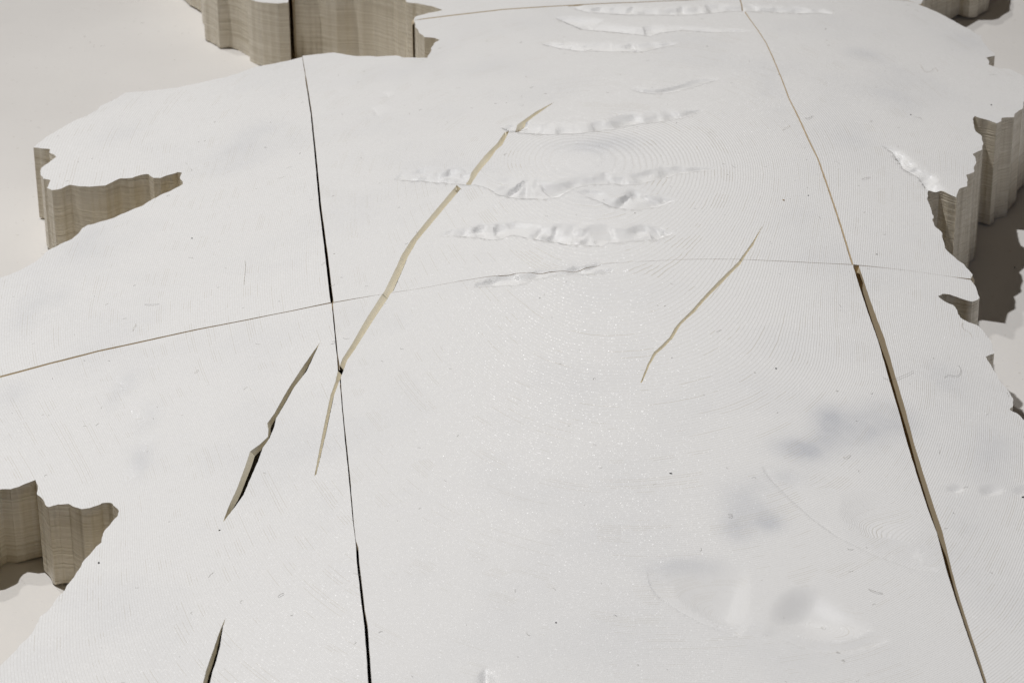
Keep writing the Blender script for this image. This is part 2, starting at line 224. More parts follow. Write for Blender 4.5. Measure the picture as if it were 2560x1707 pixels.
def base_height(xy):
    out = np.zeros(len(xy)); n = len(_TX)
    for i in range(0, len(xy), 20000):
        q = xy[i:i + 20000] / 100
        d2 = ((q[:, None, :] - _TX[None]) ** 2).sum(-1)
        K = .5 * d2 * np.log(d2 + 1e-12)
        out[i:i + 20000] = K @ _TW[:n] + _TW[n] + q @ _TW[n + 1:]
    return out

def resample(pts, step, closed=False):
    pts = np.asarray(pts, float)
    if closed: pts = np.vstack([pts, pts[:1]])
    out = []
    for a, b in zip(pts[:-1], pts[1:]):
        k = max(1, int(math.ceil(np.linalg.norm(b - a) / step)))
        for j in range(k): out.append(a + (b - a) * j / k)
    if not closed: out.append(pts[-1])
    return np.array(out)

def inside(poly, q):
    poly = np.asarray(poly, float); r = np.zeros(len(q), bool)
    x, y = q[:, 0], q[:, 1]
    for (x1, y1), (x2, y2) in zip(poly, np.roll(poly, -1, 0)):
        c = (y1 > y) != (y2 > y)
        if not c.any(): continue
        with np.errstate(divide='ignore', invalid='ignore'):
            r ^= c & (x < (x2 - x1) * (y - y1) / (y2 - y1) + x1)
    return r

def along(poly, q):
    """distance along and signed distance to a polyline (positive on its left)"""
    poly = np.asarray(poly, float)
    best = np.full(len(q), 1e9); s = np.zeros(len(q)); t = np.zeros(len(q)); acc = 0.0
    for a, b in zip(poly[:-1], poly[1:]):
        e = b - a; L = np.linalg.norm(e); e = e / L
        w = q - a
        k = np.clip(w @ e, 0, L)
        d = w - k[:, None] * e
        dist = np.hypot(d[:, 0], d[:, 1])
        m = dist < best
        best[m] = dist[m]
        s[m] = (np.where(e[0] * w[:, 1] - e[1] * w[:, 0] >= 0, 1, -1) * dist)[m]
        t[m] = (acc + k)[m]
        acc += L
    return t, s, acc

RAMP = 0.7
class Trough:
    def __init__(self, lip, W, D, seed, seg):
        r0 = np.random.default_rng(seed + 100)
        lip = np.asarray(lip, float); W = np.asarray(W, float); fine = seg < 20
        l0 = np.r_[0, np.cumsum(np.linalg.norm(np.diff(lip, axis=0), axis=1))]
        tt = np.linspace(0, l0[-1], max(3, int(l0[-1] / 3.2)))
        W = np.interp(tt, l0, W) * (r0.uniform(.78, 1.12, len(tt)) if fine else 1.0)
        lip = np.c_[np.interp(tt, l0, lip[:, 0]), np.interp(tt, l0, lip[:, 1])]
        if fine: lip += r0.normal(0, .28, lip.shape)
        self.lip = lip; self.D = D
        ln = np.r_[0, np.cumsum(np.linalg.norm(np.diff(self.lip, axis=0), axis=1))]
        self.ln = ln; self.W = np.asarray(W, float)
        rng = np.random.default_rng(seed)
        n = max(3, int(ln[-1] / (seg * 0.36)))
        self.t = np.sort(np.r_[0, ln[-1], (np.arange(1, n) + rng.uniform(-.42, .42, n - 1)) / n * ln[-1]])
        k = len(self.t)
        self.rows = [rng.uniform(.5, 1.5, k), rng.uniform(.25, 1.45, k), rng.uniform(.0, .95, k), np.zeros(k)]
        self.s = [0, .4, .72, 1.0]
        mx = self.W.max() + 2
        self.lo = self.lip.min(0) - mx; self.hi = self.lip.max(0) + mx
    def depth(self, q):
        d = np.zeros(len(q))
        m = ((q > self.lo) & (q < self.hi)).all(1)
        if not m.any(): return d
        t, s, L = along(self.lip, q[m])
        W = np.interp(t, self.ln, self.W)
        f = s / W
        rv = [np.interp(t, self.t, r) for r in self.rows]
        v = np.zeros(len(t))
        for j in range(3):
            a, b = self.s[j], self.s[j + 1]
            k = (f >= a) & (f < b)
            u = (f - a) / (b - a)
            v = np.where(k, rv[j] * (1 - u) + rv[j + 1] * u, v)
        v = v * self.D * np.clip(W / self.W.max() * 1.5, 0, 1) * np.clip(np.minimum(t, L - t) / 3.0, 0, 1)
        v = v * np.clip(s / RAMP, 0, 1)
        d[m] = np.where(s > 0, v, 0)
        return d

class Hollow:
    def __init__(self, rim, c, D):
        rim = np.asarray(rim, float)
        for _ in range(3):
            nx = np.roll(rim, -1, 0); rim = np.stack([rim * .75 + nx * .25, rim * .25 + nx * .75], 1).reshape(-1, 2)
        self.rim = rim; self.c = np.asarray(c, float); self.D = D
        self.lo = self.rim.min(0); self.hi = self.rim.max(0)
    def depth(self, q):
        d = np.zeros(len(q))
        m = ((q > self.lo) & (q < self.hi)).all(1)
        if not m.any(): return d
        w = q[m] - self.c
        v = np.zeros(len(w))
        for a, b in zip(self.rim, np.roll(self.rim, -1, 0)):
            A = np.array([a - self.c, b - self.c]).T
            if abs(np.linalg.det(A)) < 1e-6: continue
            k = w @ np.linalg.inv(A).T
            ok = (k >= -1e-9).all(1)
            h = 1 - k.sum(1)
            v = np.where(ok & (h > 0), np.maximum(v, h), v)
        v = v * v * (3 - 2 * v)
        d[m] = v * self.D
        return d

TR = [Trough(*t) for t in TROUGHS]
HO = [Hollow(*h) for h in HOLLOWS]

def relief_depth(q):
    a = np.zeros(len(q)); b = np.zeros(len(q))
    for t in TR: a = np.maximum(a, t.depth(q))
    for h in HO: b = np.maximum(b, h.depth(q))
    return a, b

_rng = np.random.default_rng(5)
_WV = [(_rng.normal(0, 1, 2) * f, _rng.uniform(0, 6.28), a) for f, a in ((.02, .10), (.03, .08), (.05, .03), (.12, .010), (.3, .004)) for _ in range(2)]
def waviness(q):
    r = np.zeros(len(q))
    for k, p, a in _WV: r += a * np.sin(q @ k + p)
    return r

def top_height(q):
    a, b = relief_depth(q)
    return base_height(q) + waviness(q) - np.maximum(a, b)

def smudge(q):
    r = np.zeros(len(q))
    for x, y, rx, ry, s in SMUDGES:
        r += s * np.exp(-(((q[:, 0] - x) / rx) ** 2 + ((q[:, 1] - y) / ry) ** 2) * 1.3)
    return np.clip(r, 0, 1.4)

# ---------------------------------------------------------------- materials
def new_mat(name):
    m = bpy.data.materials.new(name); m.use_nodes = True
    nt = m.node_tree
    return m, nt, nt.nodes["Principled BSDF"]

def N(nt, kind, **kw):
    n = nt.nodes.new(kind)
    for k, v in kw.items():
        if k.startswith("i_"):
            key = k[2:]
            n.inputs[int(key) if key.isdigit() else key.replace("_", " ")].default_value = v
        else:
            setattr(n, k, v)
    return n

def M(nt, op, a, b=None, c=None):
    n = nt.nodes.new("ShaderNodeMath"); n.operation = op
    for i, v in enumerate((a, b, c)):
        if v is None: continue
        if isinstance(v, (int, float)): n.inputs[i].default_value = v
        else: nt.links.new(v, n.inputs[i])
    return n.outputs[0]

LAYER = {"west": 0.00017, "east": 0.00014, "centre": 0.000105}   # layer height of each print run
def printed_top():
    m, nt, p = new_mat("white_print_top")
    L = nt.links.new
    geo = N(nt, "ShaderNodeNewGeometry")
    sep = N(nt, "ShaderNodeSeparateXYZ"); L(geo.outputs["Position"], sep.inputs[0])
    wob = N(nt, "ShaderNodeTexNoise", i_Scale=160.0, i_Detail=2.0); L(geo.outputs["Position"], wob.inputs["Vector"])
    z = M(nt, 'ADD', sep.outputs[2], M(nt, 'MULTIPLY', M(nt, 'SUBTRACT', wob.outputs[0], .5), 0.00006))
    la = N(nt, "ShaderNodeAttribute", attribute_name="layer")
    k = M(nt, 'DIVIDE', z, M(nt, 'MAXIMUM', la.outputs["Fac"], 0.00005))
    fr = M(nt, 'FRACT', k)
    # rounded filament: rises quickly, falls slowly
    fil = M(nt, 'SINE', M(nt, 'MULTIPLY', k, 2 * math.pi))
    terr = M(nt, 'ADD', M(nt, 'MULTIPLY', fr, -0.55), M(nt, 'MULTIPLY', fil, 0.16))
    # each layer differs a little
    lay = N(nt, "ShaderNodeTexWhiteNoise", noise_dimensions='1D'); L(M(nt, 'FLOOR', k), lay.inputs["W"])
    # glossy grains left by the nozzle
    vor = N(nt, "ShaderNodeTexVoronoi", i_Scale=1500.0); L(geo.outputs["Position"], vor.inputs["Vector"])
    ns = N(nt, "ShaderNodeTexNoise", i_Scale=900.0, i_Detail=3.0, i_Roughness=.6); L(geo.outputs["Position"], ns.inputs["Vector"])
    grain = M(nt, 'ADD', M(nt, 'MULTIPLY', vor.outputs["Distance"], -0.35), M(nt, 'MULTIPLY', ns.outputs[0], 0.5))
    h = M(nt, 'ADD', M(nt, 'MULTIPLY', terr, 0.000085), M(nt, 'MULTIPLY', grain, 0.000045))
    h = M(nt, 'ADD', h, M(nt, 'MULTIPLY', lay.outputs[0], 0.00001))
    bm = N(nt, "ShaderNodeBump", i_Strength=0.75, i_Distance=1.0); L(h, bm.inputs["Height"])
    L(bm.outputs[0], p.inputs["Normal"])
    # glassy skin of the filament: crests running along the layers, broken into short glints
    hc = M(nt, 'ADD', M(nt, 'MULTIPLY', fil, 0.00011), M(nt, 'MULTIPLY', ns.outputs[0], 0.00005))
    bc = N(nt, "ShaderNodeBump", i_Strength=1.0, i_Distance=1.0); L(hc, bc.inputs["Height"])
    cell = N(nt, "ShaderNodeTexVoronoi", i_Scale=3000.0); L(geo.outputs["Position"], cell.inputs["Vector"])
    dv = N(nt, "ShaderNodeVectorMath", operation='SUBTRACT'); L(cell.outputs["Color"], dv.inputs[0]); dv.inputs[1].default_value = (.5, .5, .5)
    sc = N(nt, "ShaderNodeVectorMath", operation='SCALE'); L(dv.outputs[0], sc.inputs[0]); sc.inputs["Scale"].default_value = 0.75
    ad = N(nt, "ShaderNodeVectorMath", operation='ADD'); L(bc.outputs[0], ad.inputs[0]); L(sc.outputs[0], ad.inputs[1])
    nm = N(nt, "ShaderNodeVectorMath", operation='NORMALIZE'); L(ad.outputs[0], nm.inputs[0])
    L(nm.outputs[0], p.inputs["Coat Normal"])
    p.inputs["Coat Weight"].default_value = 0.32
    p.inputs["Coat Roughness"].default_value = 0.24
    p.inputs["Coat IOR"].default_value = 1.5
    # slope of the print: flat tops show no layer edges
    nsep = N(nt, "ShaderNodeSeparateXYZ"); L(geo.outputs["True Normal"], nsep.inputs[0])
    hor = M(nt, 'SQRT', M(nt, 'ADD', M(nt, 'MULTIPLY', nsep.outputs[0], nsep.outputs[0]), M(nt, 'MULTIPLY', nsep.outputs[1], nsep.outputs[1])))
    slp = N(nt, "ShaderNodeMapRange"); L(hor, slp.inputs[0]); slp.inputs[1].default_value = .012; slp.inputs[2].default_value = .045
    slq = N(nt, "ShaderNodeMapRange"); L(hor, slq.inputs[0]); slq.inputs[1].default_value = .22; slq.inputs[2].default_value = .34; slq.inputs[3].default_value = 1.0; slq.inputs[4].default_value = 0.0
    # colour: white with thin yellowish gaps between tracks and grey smudges where the filling shows through
    at = N(nt, "ShaderNodeAttribute", attribute_name="smudge")
    big = N(nt, "ShaderNodeTexNoise", i_Scale=38.0, i_Detail=3.0); L(geo.outputs["Position"], big.inputs["Vector"])
    sm = M(nt, 'MULTIPLY', at.outputs["Fac"], M(nt, 'SUBTRACT', M(nt, 'MULTIPLY', big.outputs[0], 2.4), 0.65))
    cl = N(nt, "ShaderNodeTexNoise", i_Scale=17.0, i_Detail=4.0, i_Roughness=.55); L(geo.outputs["Position"], cl.inputs["Vector"])
    clm = N(nt, "ShaderNodeMapRange"); L(cl.outputs[0], clm.inputs[0]); clm.inputs[1].default_value = .48; clm.inputs[2].default_value = .75; clm.inputs[4].default_value = .22
    sm = M(nt, 'ADD', M(nt, 'MAXIMUM', sm, 0.0), clm.outputs[0])
    mix = N(nt, "ShaderNodeMix", data_type='RGBA')
    mix.inputs[6].default_value = (0.845, 0.840, 0.825, 1)
    mix.inputs[7].default_value = (0.61, 0.622, 0.648, 1)
    L(sm, mix.inputs[0]); nt.nodes[mix.name].clamp_factor = True
    dash = N(nt, "ShaderNodeTexNoise", i_Scale=70.0, i_Detail=1.0); L(geo.outputs["Position"], dash.inputs["Vector"])
    gap = M(nt, 'GREATER_THAN', fr, 0.80)
    gapw = M(nt, 'MULTIPLY', gap, M(nt, 'MULTIPLY', M(nt, 'GREATER_THAN', lay.outputs[0], 0.72), M(nt, 'GREATER_THAN', dash.outputs[0], 0.55)))
    gapf = M(nt, 'MULTIPLY', M(nt, 'MULTIPLY', slp.outputs[0], slq.outputs[0]), M(nt, 'ADD', M(nt, 'MULTIPLY', gap, 0.12), M(nt, 'MULTIPLY', gapw, 0.30)))
    mix2 = N(nt, "ShaderNodeMix", data_type='RGBA')
    L(gapf, mix2.inputs[0]); L(mix.outputs[2], mix2.inputs[6]); mix2.inputs[7].default_value = (0.52, 0.47, 0.36, 1)
    L(mix2.outputs[2], p.inputs["Base Color"])
    p.inputs["Roughness"].default_value = 0.30
    p.inputs["Specular IOR Level"].default_value = 0.5
    return m

def printed_side():
    m, nt, p = new_mat("shaded_print_side")
    L = nt.links.new
    geo = N(nt, "ShaderNodeNewGeometry")
    mp = N(nt, "ShaderNodeMapping"); mp.inputs["Scale"].default_value = (28, 28, 1250); L(geo.outputs["Position"], mp.inputs[0])
    ln = N(nt, "ShaderNodeTexNoise", i_Scale=1.0, i_Detail=2.5, i_Roughness=.65); L(mp.outputs[0], ln.inputs["Vector"])
    mp2 = N(nt, "ShaderNodeMapping"); mp2.inputs["Scale"].default_value = (60, 60, 3600); L(geo.outputs["Position"], mp2.inputs[0])
    ln2 = N(nt, "ShaderNodeTexNoise", i_Scale=1.0, i_Detail=1.0); L(mp2.outputs[0], ln2.inputs["Vector"])
    h = M(nt, 'ADD', M(nt, 'MULTIPLY', ln.outputs[0], 0.0008), M(nt, 'MULTIPLY', ln2.outputs[0], 0.00012))
    mp3 = N(nt, "ShaderNodeMapping"); mp3.inputs["Scale"].default_value = (210, 210, 4); L(geo.outputs["Position"], mp3.inputs[0])
    rib = N(nt, "ShaderNodeTexNoise", i_Scale=1.0, i_Detail=1.5); L(mp3.outputs[0], rib.inputs["Vector"])
    h = M(nt, 'ADD', h, M(nt, 'MULTIPLY', rib.outputs[0], 0.0034))
    bm = N(nt, "ShaderNodeBump", i_Strength=0.8, i_Distance=1.0); L(h, bm.inputs["Height"])
    L(bm.outputs[0], p.inputs["Normal"])
    cr = N(nt, "ShaderNodeValToRGB")  # wall shade put into the colour: darker, warmer than the top's same plastic
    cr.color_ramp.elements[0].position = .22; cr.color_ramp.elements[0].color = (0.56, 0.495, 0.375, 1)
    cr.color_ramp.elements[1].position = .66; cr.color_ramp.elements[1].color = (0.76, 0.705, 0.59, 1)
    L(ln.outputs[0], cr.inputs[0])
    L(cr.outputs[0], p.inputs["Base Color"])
    p.inputs["Roughness"].default_value = 0.27
    p.inputs["Subsurface Weight"].default_value = 0.0
    return m

def table_paint():
    m, nt, p = new_mat("white_table_paint")
    L = nt.links.new
    geo = N(nt, "ShaderNodeNewGeometry")
    big = N(nt, "ShaderNodeTexNoise", i_Scale=9.0, i_Detail=4.0, i_Roughness=.55); L(geo.outputs["Position"], big.inputs["Vector"])
    cr = N(nt, "ShaderNodeValToRGB")
    cr.color_ramp.elements[0].position = .3; cr.color_ramp.elements[0].color = (0.625, 0.606, 0.578, 1)
    cr.color_ramp.elements[1].position = .7; cr.color_ramp.elements[1].color = (0.69, 0.671, 0.641, 1)
    L(big.outputs[0], cr.inputs[0])
    dust = N(nt, "ShaderNodeTexNoise", i_Scale=420.0, i_Detail=2.0); L(geo.outputs["Position"], dust.inputs["Vector"])
    dk = M(nt, 'MULTIPLY', M(nt, 'GREATER_THAN', dust.outputs[0], 0.725), 0.35)
    mx = N(nt, "ShaderNodeMix", data_type='RGBA'); L(dk, mx.inputs[0]); L(cr.outputs[0], mx.inputs[6]); mx.inputs[7].default_value = (0.42, 0.38, 0.33, 1)
    L(mx.outputs[2], p.inputs["Base Color"])
    weave = N(nt, "ShaderNodeTexNoise", i_Scale=380.0, i_Detail=4.0); L(geo.outputs["Position"], weave.inputs["Vector"])
    bm = N(nt, "ShaderNodeBump", i_Strength=0.5, i_Distance=0.00022); L(weave.outputs[0], bm.inputs["Height"])
    L(bm.outputs[0], p.inputs["Normal"])
    p.inputs["Roughness"].default_value = 0.62
    return m

def plain(name, col, rough=.8):
    m, nt, p = new_mat(name)
    ns = N(nt, "ShaderNodeTexNoise", i_Scale=300.0)
    cr = N(nt, "ShaderNodeValToRGB")
    cr.color_ramp.elements[0].color = tuple(c * .8 for c in col) + (1,)
    cr.color_ramp.elements[1].color = tuple(min(1, c * 1.2) for c in col) + (1,)
    nt.links.new(ns.outputs[0], cr.inputs[0]); nt.links.new(cr.outputs[0], p.inputs["Base Color"])
    p.inputs["Roughness"].default_value = rough
    return m

def crevice():
    m, nt, p = new_mat("glow_print_crevice")
    geo = N(nt, "ShaderNodeNewGeometry")
    ns = N(nt, "ShaderNodeTexNoise", i_Scale=260.0, i_Detail=3.0); nt.links.new(geo.outputs["Position"], ns.inputs["Vector"])
    cr = N(nt, "ShaderNodeValToRGB")  # glow of light through thin plastic, painted as a bright cream
    cr.color_ramp.elements[0].color = (0.80, 0.735, 0.57, 1); cr.color_ramp.elements[1].color = (0.90, 0.85, 0.71, 1)
    nt.links.new(ns.outputs[0], cr.inputs[0]); nt.links.new(cr.outputs[0], p.inputs["Base Color"])
    p.inputs["Roughness"].default_value = 0.5
    return m

CREVICE = crevice()
JOINT = plain("glow_print_edge", (0.64, 0.54, 0.375), .5)  # ochre of light seeping through thin edges, painted into the colour
DEEP = plain("shaded_crevasse_print", (0.34, 0.30, 0.24), .7)  # darkness of the cavity put into the colour; the plastic is the same
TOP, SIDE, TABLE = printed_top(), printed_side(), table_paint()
HAIR_DARK = plain("grey_hair", (0.16, 0.14, 0.12))
HAIR_PALE = plain("pale_hair", (0.42, 0.36, 0.27))
LINT = plain("grey_lint", (0.36, 0.34, 0.30))
BLACK = plain("black_crumb", (0.012, 0.012, 0.014), .6)
OCHRE = plain("ochre_crumb", (0.30, 0.17, 0.05), .6)
STRAND = plain("white_filament", (0.8, 0.78, 0.7), .3)

# ---------------------------------------------------------------- object helpers
def link_mesh(name, verts, faces, mat, parent=None, smooth=True):
    me = bpy.data.meshes.new(name)
    me.from_pydata([tuple(v) for v in verts], [], [tuple(f) for f in faces])
    me.materials.append(mat)
    if smooth: me.polygons.foreach_set("use_smooth", np.ones(len(me.polygons), bool))
    me.update()
    o = bpy.data.objects.new(name, me)
    COL.objects.link(o)
    if parent is not None: o.parent = parent
    return o

def tag(o, label=None, category=None, group=None, kind=None):
    for k, v in (("label", label), ("category", category), ("group", group), ("kind", kind)):
        if v: o[k] = v
    return o

def empty(name, loc):
    o = bpy.data.objects.new(name, None)
    o.empty_display_size = 0.01
    o.location = loc
    COL.objects.link(o)
    return o

# ---------------------------------------------------------------- tabletop
def tabletop():
    nx, ny = 130, 150
    xs = np.linspace(-900, 900, nx); ys = np.linspace(-700, 1300, ny)
    X, Y = np.meshgrid(xs, ys)
    q = np.stack([X.ravel(), Y.ravel()], -1)
    z = 0.25 * np.sin(q[:, 0] * .021 + q[:, 1] * .013) + 0.2 * np.sin(q[:, 1] * .034 - q[:, 0] * .017) - 0.45
    v = np.c_[q, z] * MM
    f = [(j * nx + i, j * nx + i + 1, (j + 1) * nx + i + 1, (j + 1) * nx + i) for j in range(ny - 1) for i in range(nx - 1)]
    o = link_mesh("tabletop", v, f, TABLE)
    tag(o, kind="structure")
tabletop()

# ---------------------------------------------------------------- printed pieces
CREV = {k: (np.asarray(p, float), (d, f)) for k, (p, d, f) in CREVASSES.items()}
SEAM_TEST = {}

def build_piece(key, label, group):
    rng = np.random.default_rng(abs(hash_key(key)))
    outline = np.asarray(OUTLINES[key], float)
    lo, hi = outline.min(0) - 1, outline.max(0) + 1
    out = resample(outline, 1.1, True)
    # the printed coast is never a clean polyline
    nrm = np.roll(out, -1, 0) - np.roll(out, 1, 0)
    nrm = np.c_[nrm[:, 1], -nrm[:, 0]] / (np.linalg.norm(nrm, axis=1)[:, None] + 1e-9)
    jit = np.convolve(rng.normal(0, 1, len(out) + 4), np.ones(3) / 3, 'same')[2:-2] + np.convolve(rng.normal(0, 1, len(out) + 20), np.hanning(9) / 1.6, 'same')[10:-10]
    coastal = is_coast(key, out)
    out = out + nrm * (jit * np.where(coastal, 0.20, 0.02))[:, None]
    pts = [out]; edges = [(i, (i + 1) % len(out)) for i in range(len(out))]
    n = len(out)
    def add_line(p, closed):
        nonlocal n
        k = len(p); pts.append(p)
        for i in range(k if closed else k - 1): edges.append((n + i, n + (i + 1) % k))
        n += k
    mine = []
    for name, (poly, depth) in CREV.items():
        if (poly.max(0) < lo).any() or (poly.min(0) > hi).any(): continue
        c = resample(poly, 0.9, True)
        c = c + rng.normal(0, .035, c.shape)
        if not inside(out, c).any(): continue
        add_line(c, True); mine.append((name, c, depth))
    for t in TR:
        if (t.hi < lo).any() or (t.lo > hi).any(): continue
        lp = resample(t.lip, 1.0)
        if not inside(out, lp).any(): continue
        add_line(lp, False)
        e = np.gradient(lp, axis=0); e /= np.linalg.norm(e, axis=1)[:, None]
        add_line(lp + np.c_[-e[:, 1], e[:, 0]] * RAMP, False)
    # inner points: coarse everywhere, fine on the troughs and hollows
    visible_far = hi[1] > 420
    st = 2.6 if not visible_far else 5.0
    def grid(step, seed):
        gx = np.arange(lo[0], hi[0], step); gy = np.arange(lo[1], hi[1], step * .87)
        X, Y = np.meshgrid(gx, gy); X = X + (np.arange(len(gy)) % 2)[:, None] * step * .5
        q = np.stack([X.ravel(), Y.ravel()], -1)
        return q + np.random.default_rng(seed).uniform(-.18, .18, q.shape) * step
    g = grid(st, 1); g = g[inside(out, g)]
    pts.append(g)
    f = grid(0.85, 2)
    a, b = relief_depth(f)
    f = f[(np.maximum(a, b) > 0.01)]; f = f[inside(out, f)]
    pts.append(f)
    allp = np.vstack(pts)
    vv, ee, ff, ov, oe, of = delaunay_2d_cdt([Vector(p) for p in allp], edges, [], 0, 1e-4)
    V = np.array([(v.x, v.y) for v in vv]); Fc = np.array(ff, int)
    cen = V[Fc].mean(1)
    ok = inside(out, cen)
    Fc, cen = Fc[ok], cen[ok]
    in_c = np.full(len(Fc), -1)
    for i, (nm, poly, d) in enumerate(mine): in_c[inside(poly, cen)] = i
    # orientation
    A = V[Fc]
    ar = (A[:, 1, 0] - A[:, 0, 0]) * (A[:, 2, 1] - A[:, 0, 1]) - (A[:, 1, 1] - A[:, 0, 1]) * (A[:, 2, 0] - A[:, 0, 0])
    Fc[ar < 0] = Fc[ar < 0][:, ::-1]
    dt, dh = relief_depth(V)
    Z = base_height(V) + waviness(V) - np.maximum(dt, dh)
    V3 = np.c_[V, Z]
    topF = Fc[in_c < 0]; topc = cen[in_c < 0]
    # smooth vertex normals over the whole top, shared by the parts cut out of it
    fn = np.cross(V3[topF[:, 1]] - V3[topF[:, 0]], V3[topF[:, 2]] - V3[topF[:, 0]])
    vn = np.zeros_like(V3)
    for j in range(3): np.add.at(vn, topF[:, j], fn)
    vn /= np.linalg.norm(vn, axis=1)[:, None] + 1e-12
    sm = smudge(V)
    c0 = np.array([*(outline.mean(0)), 0.0])
    root = empty("relief_piece", tuple(c0 * MM))
    tag(root, label, "relief piece", group)

    def sub(name, faces, keep_normals=True, mat=TOP, V3=V3):
        idx, inv = np.unique(faces.ravel(), return_inverse=True)
        o = link_mesh(name, (V3[idx] - c0) * MM, inv.reshape(-1, 3), mat, root)
        if keep_normals:
            o.data.normals_split_custom_set_from_vertices([tuple(x) for x in vn[idx]])
            at = o.data.attributes.new("smudge", 'FLOAT', 'POINT')
            at.data.foreach_set("value", sm[idx].astype(np.float32))
            at = o.data.attributes.new("layer", 'FLOAT', 'POINT')
            at.data.foreach_set("value", np.full(len(idx), LAYER[key.split("_")[0]], np.float32))
        return o
    # which top faces belong to which trough / hollow
    part = np.full(len(topF), -1)
    feats = TR + HO
    for i, ft in enumerate(feats):
        d = ft.depth(topc); part[d > 0.03] = i
    sub("top_surface", topF[part < 0])
    for i in sorted(set(part[part >= 0].tolist())):
        fs = topF[part == i]
        if len(fs) < 6: continue
        sub("ice_trough" if i < len(TR) else "hollow", fs)
    # small leftovers go back to the top
    left = np.concatenate([topF[part == i] for i in set(part[part >= 0].tolist()) if (part == i).sum() < 6] or [np.zeros((0, 3), int)])
    if len(left): sub("top_surface", left)

    # boundary edges of the top
    ed = {}
    for tri in topF:
        for a, b in ((tri[0], tri[1]), (tri[1], tri[2]), (tri[2], tri[0])):
            ed[(a, b)] = 1
    bnd = [(a, b) for (a, b) in ed if (b, a) not in ed]
    mid = np.array([(V[a] + V[b]) / 2 for a, b in bnd])
    # crevasse edge: the neighbour across it lies in a crevasse
    inner = {}
    for tri, c in zip(Fc[in_c >= 0], in_c[in_c >= 0]):
        for a, b in ((tri[0], tri[1]), (tri[1], tri[2]), (tri[2], tri[0])): inner[(b, a)] = c
    coast = is_coast(key, mid)
    groups = {}
    for (e, c) in zip(bnd, coast):
        g = ("crevasse", inner[e]) if e in inner else (("coast_wall", 0) if c else ("joint_wall", 0))
        groups.setdefault(g, []).append(e)
    foot = lambda q: np.clip(0.35 + 0.6 * np.sin(q[:, 0] * .11 + len(key)) * np.sin(q[:, 1] * .093 + 1.3) + .35 * np.sin(q[:, 0] * .31), 0.0, 1.2)
    runs = []
    for g, es in groups.items():
        if g[0] == "crevasse": runs.append((g, es)); continue
        par = {}
        def find(a):
            while par.setdefault(a, a) != a: a = par[a]
            return a
        for a, b in es: par[find(a)] = find(b)
        comp = {}
        for a, b in es: comp.setdefault(find(a), []).append((a, b))
        runs += [(g, c) for c in comp.values()]
    for (gname, gi), es in runs:
        vid = {}
        for a, b in es:
            vid.setdefault(a, len(vid)); vid.setdefault(b, len(vid))
        ids = np.array(list(vid)); q = V[ids]
        if gname == "crevasse":
            nm, poly, depth = mine[gi]
            bot = Z[ids] - depth[0]
            sh = 1.9 / depth[0]
            rows = [0, sh * .5, sh, sh * 1.02, 1.0]
        else:
            bot = foot(q); rows = [0, .016, .033, .04, .35, .7, 1.0]
            shift = np.zeros_like(q)
            if gname == "joint_wall":
                for a, b in es:
                    e = V[b] - V[a]; e = np.array([e[1], -e[0]]) / (np.hypot(*e) + 1e-9)
                    shift[vid[a]] += e; shift[vid[b]] += e
                shift /= np.hypot(shift[:, 0], shift[:, 1])[:, None] + 1e-9
                gapw, closes = joint_gap(key, q)
                shift *= np.where(closes > 0, gapw * .47, -1.3)[:, None]
        vs_, fs_ = [], []
        wid = crack_width(q, mine[gi][1]) if gname == "crevasse" else None
        for r in rows:
            if gname == "crevasse":
                drop = np.minimum(sh * depth[0], wid * .9 + .05) * min(1, r / sh) + (depth[0] * .9 if r > .99 else 0)
                vs_.append(np.c_[lean(q, mine[gi][1], r, mine[gi][2][1], sh), Z[ids] - drop])
            else:
                w = shift * np.where(closes > 0, min(1, r / .033), float(r > .036))[:, None] if gname == "joint_wall" else 0
                vs_.append(np.c_[q + w, Z[ids] * (1 - r) + bot * r])
        k = len(ids)
        for a, b in es:
            i, j = vid[a], vid[b]
            for r in range(len(rows) - 1):
                fs_.append((i + r * k, i + (r + 1) * k, j + (r + 1) * k, j + r * k))
        vv_ = np.vstack(vs_)
        if gname == "crevasse":
            fl = Fc[in_c == gi]
            idx, inv = np.unique(fl.ravel(), return_inverse=True)
            o0 = len(vv_)
            vv_ = np.vstack([vv_, np.c_[lean(V[idx], mine[gi][1], 1.0, mine[gi][2][1], sh), Z[idx] - mine[gi][2][0] * .97 - .2]])
            fs_ += [tuple(t) for t in (inv.reshape(-1, 3) + o0)]
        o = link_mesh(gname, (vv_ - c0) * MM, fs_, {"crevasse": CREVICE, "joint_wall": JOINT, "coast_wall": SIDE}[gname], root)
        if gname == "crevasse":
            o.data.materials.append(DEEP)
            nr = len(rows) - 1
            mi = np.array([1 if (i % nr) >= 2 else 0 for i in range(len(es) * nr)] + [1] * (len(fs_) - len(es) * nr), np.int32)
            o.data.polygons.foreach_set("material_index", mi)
        o.data.set_sharp_from_angle(angle=math.radians(32))
    # underside, hidden but it keeps the light out of the hollow piece
    fb = np.c_[V, foot(V) + 0.02]
    usedF = Fc[:, ::-1]
    idx, inv = np.unique(usedF.ravel(), return_inverse=True)
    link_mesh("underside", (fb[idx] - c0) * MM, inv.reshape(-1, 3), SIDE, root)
    return root

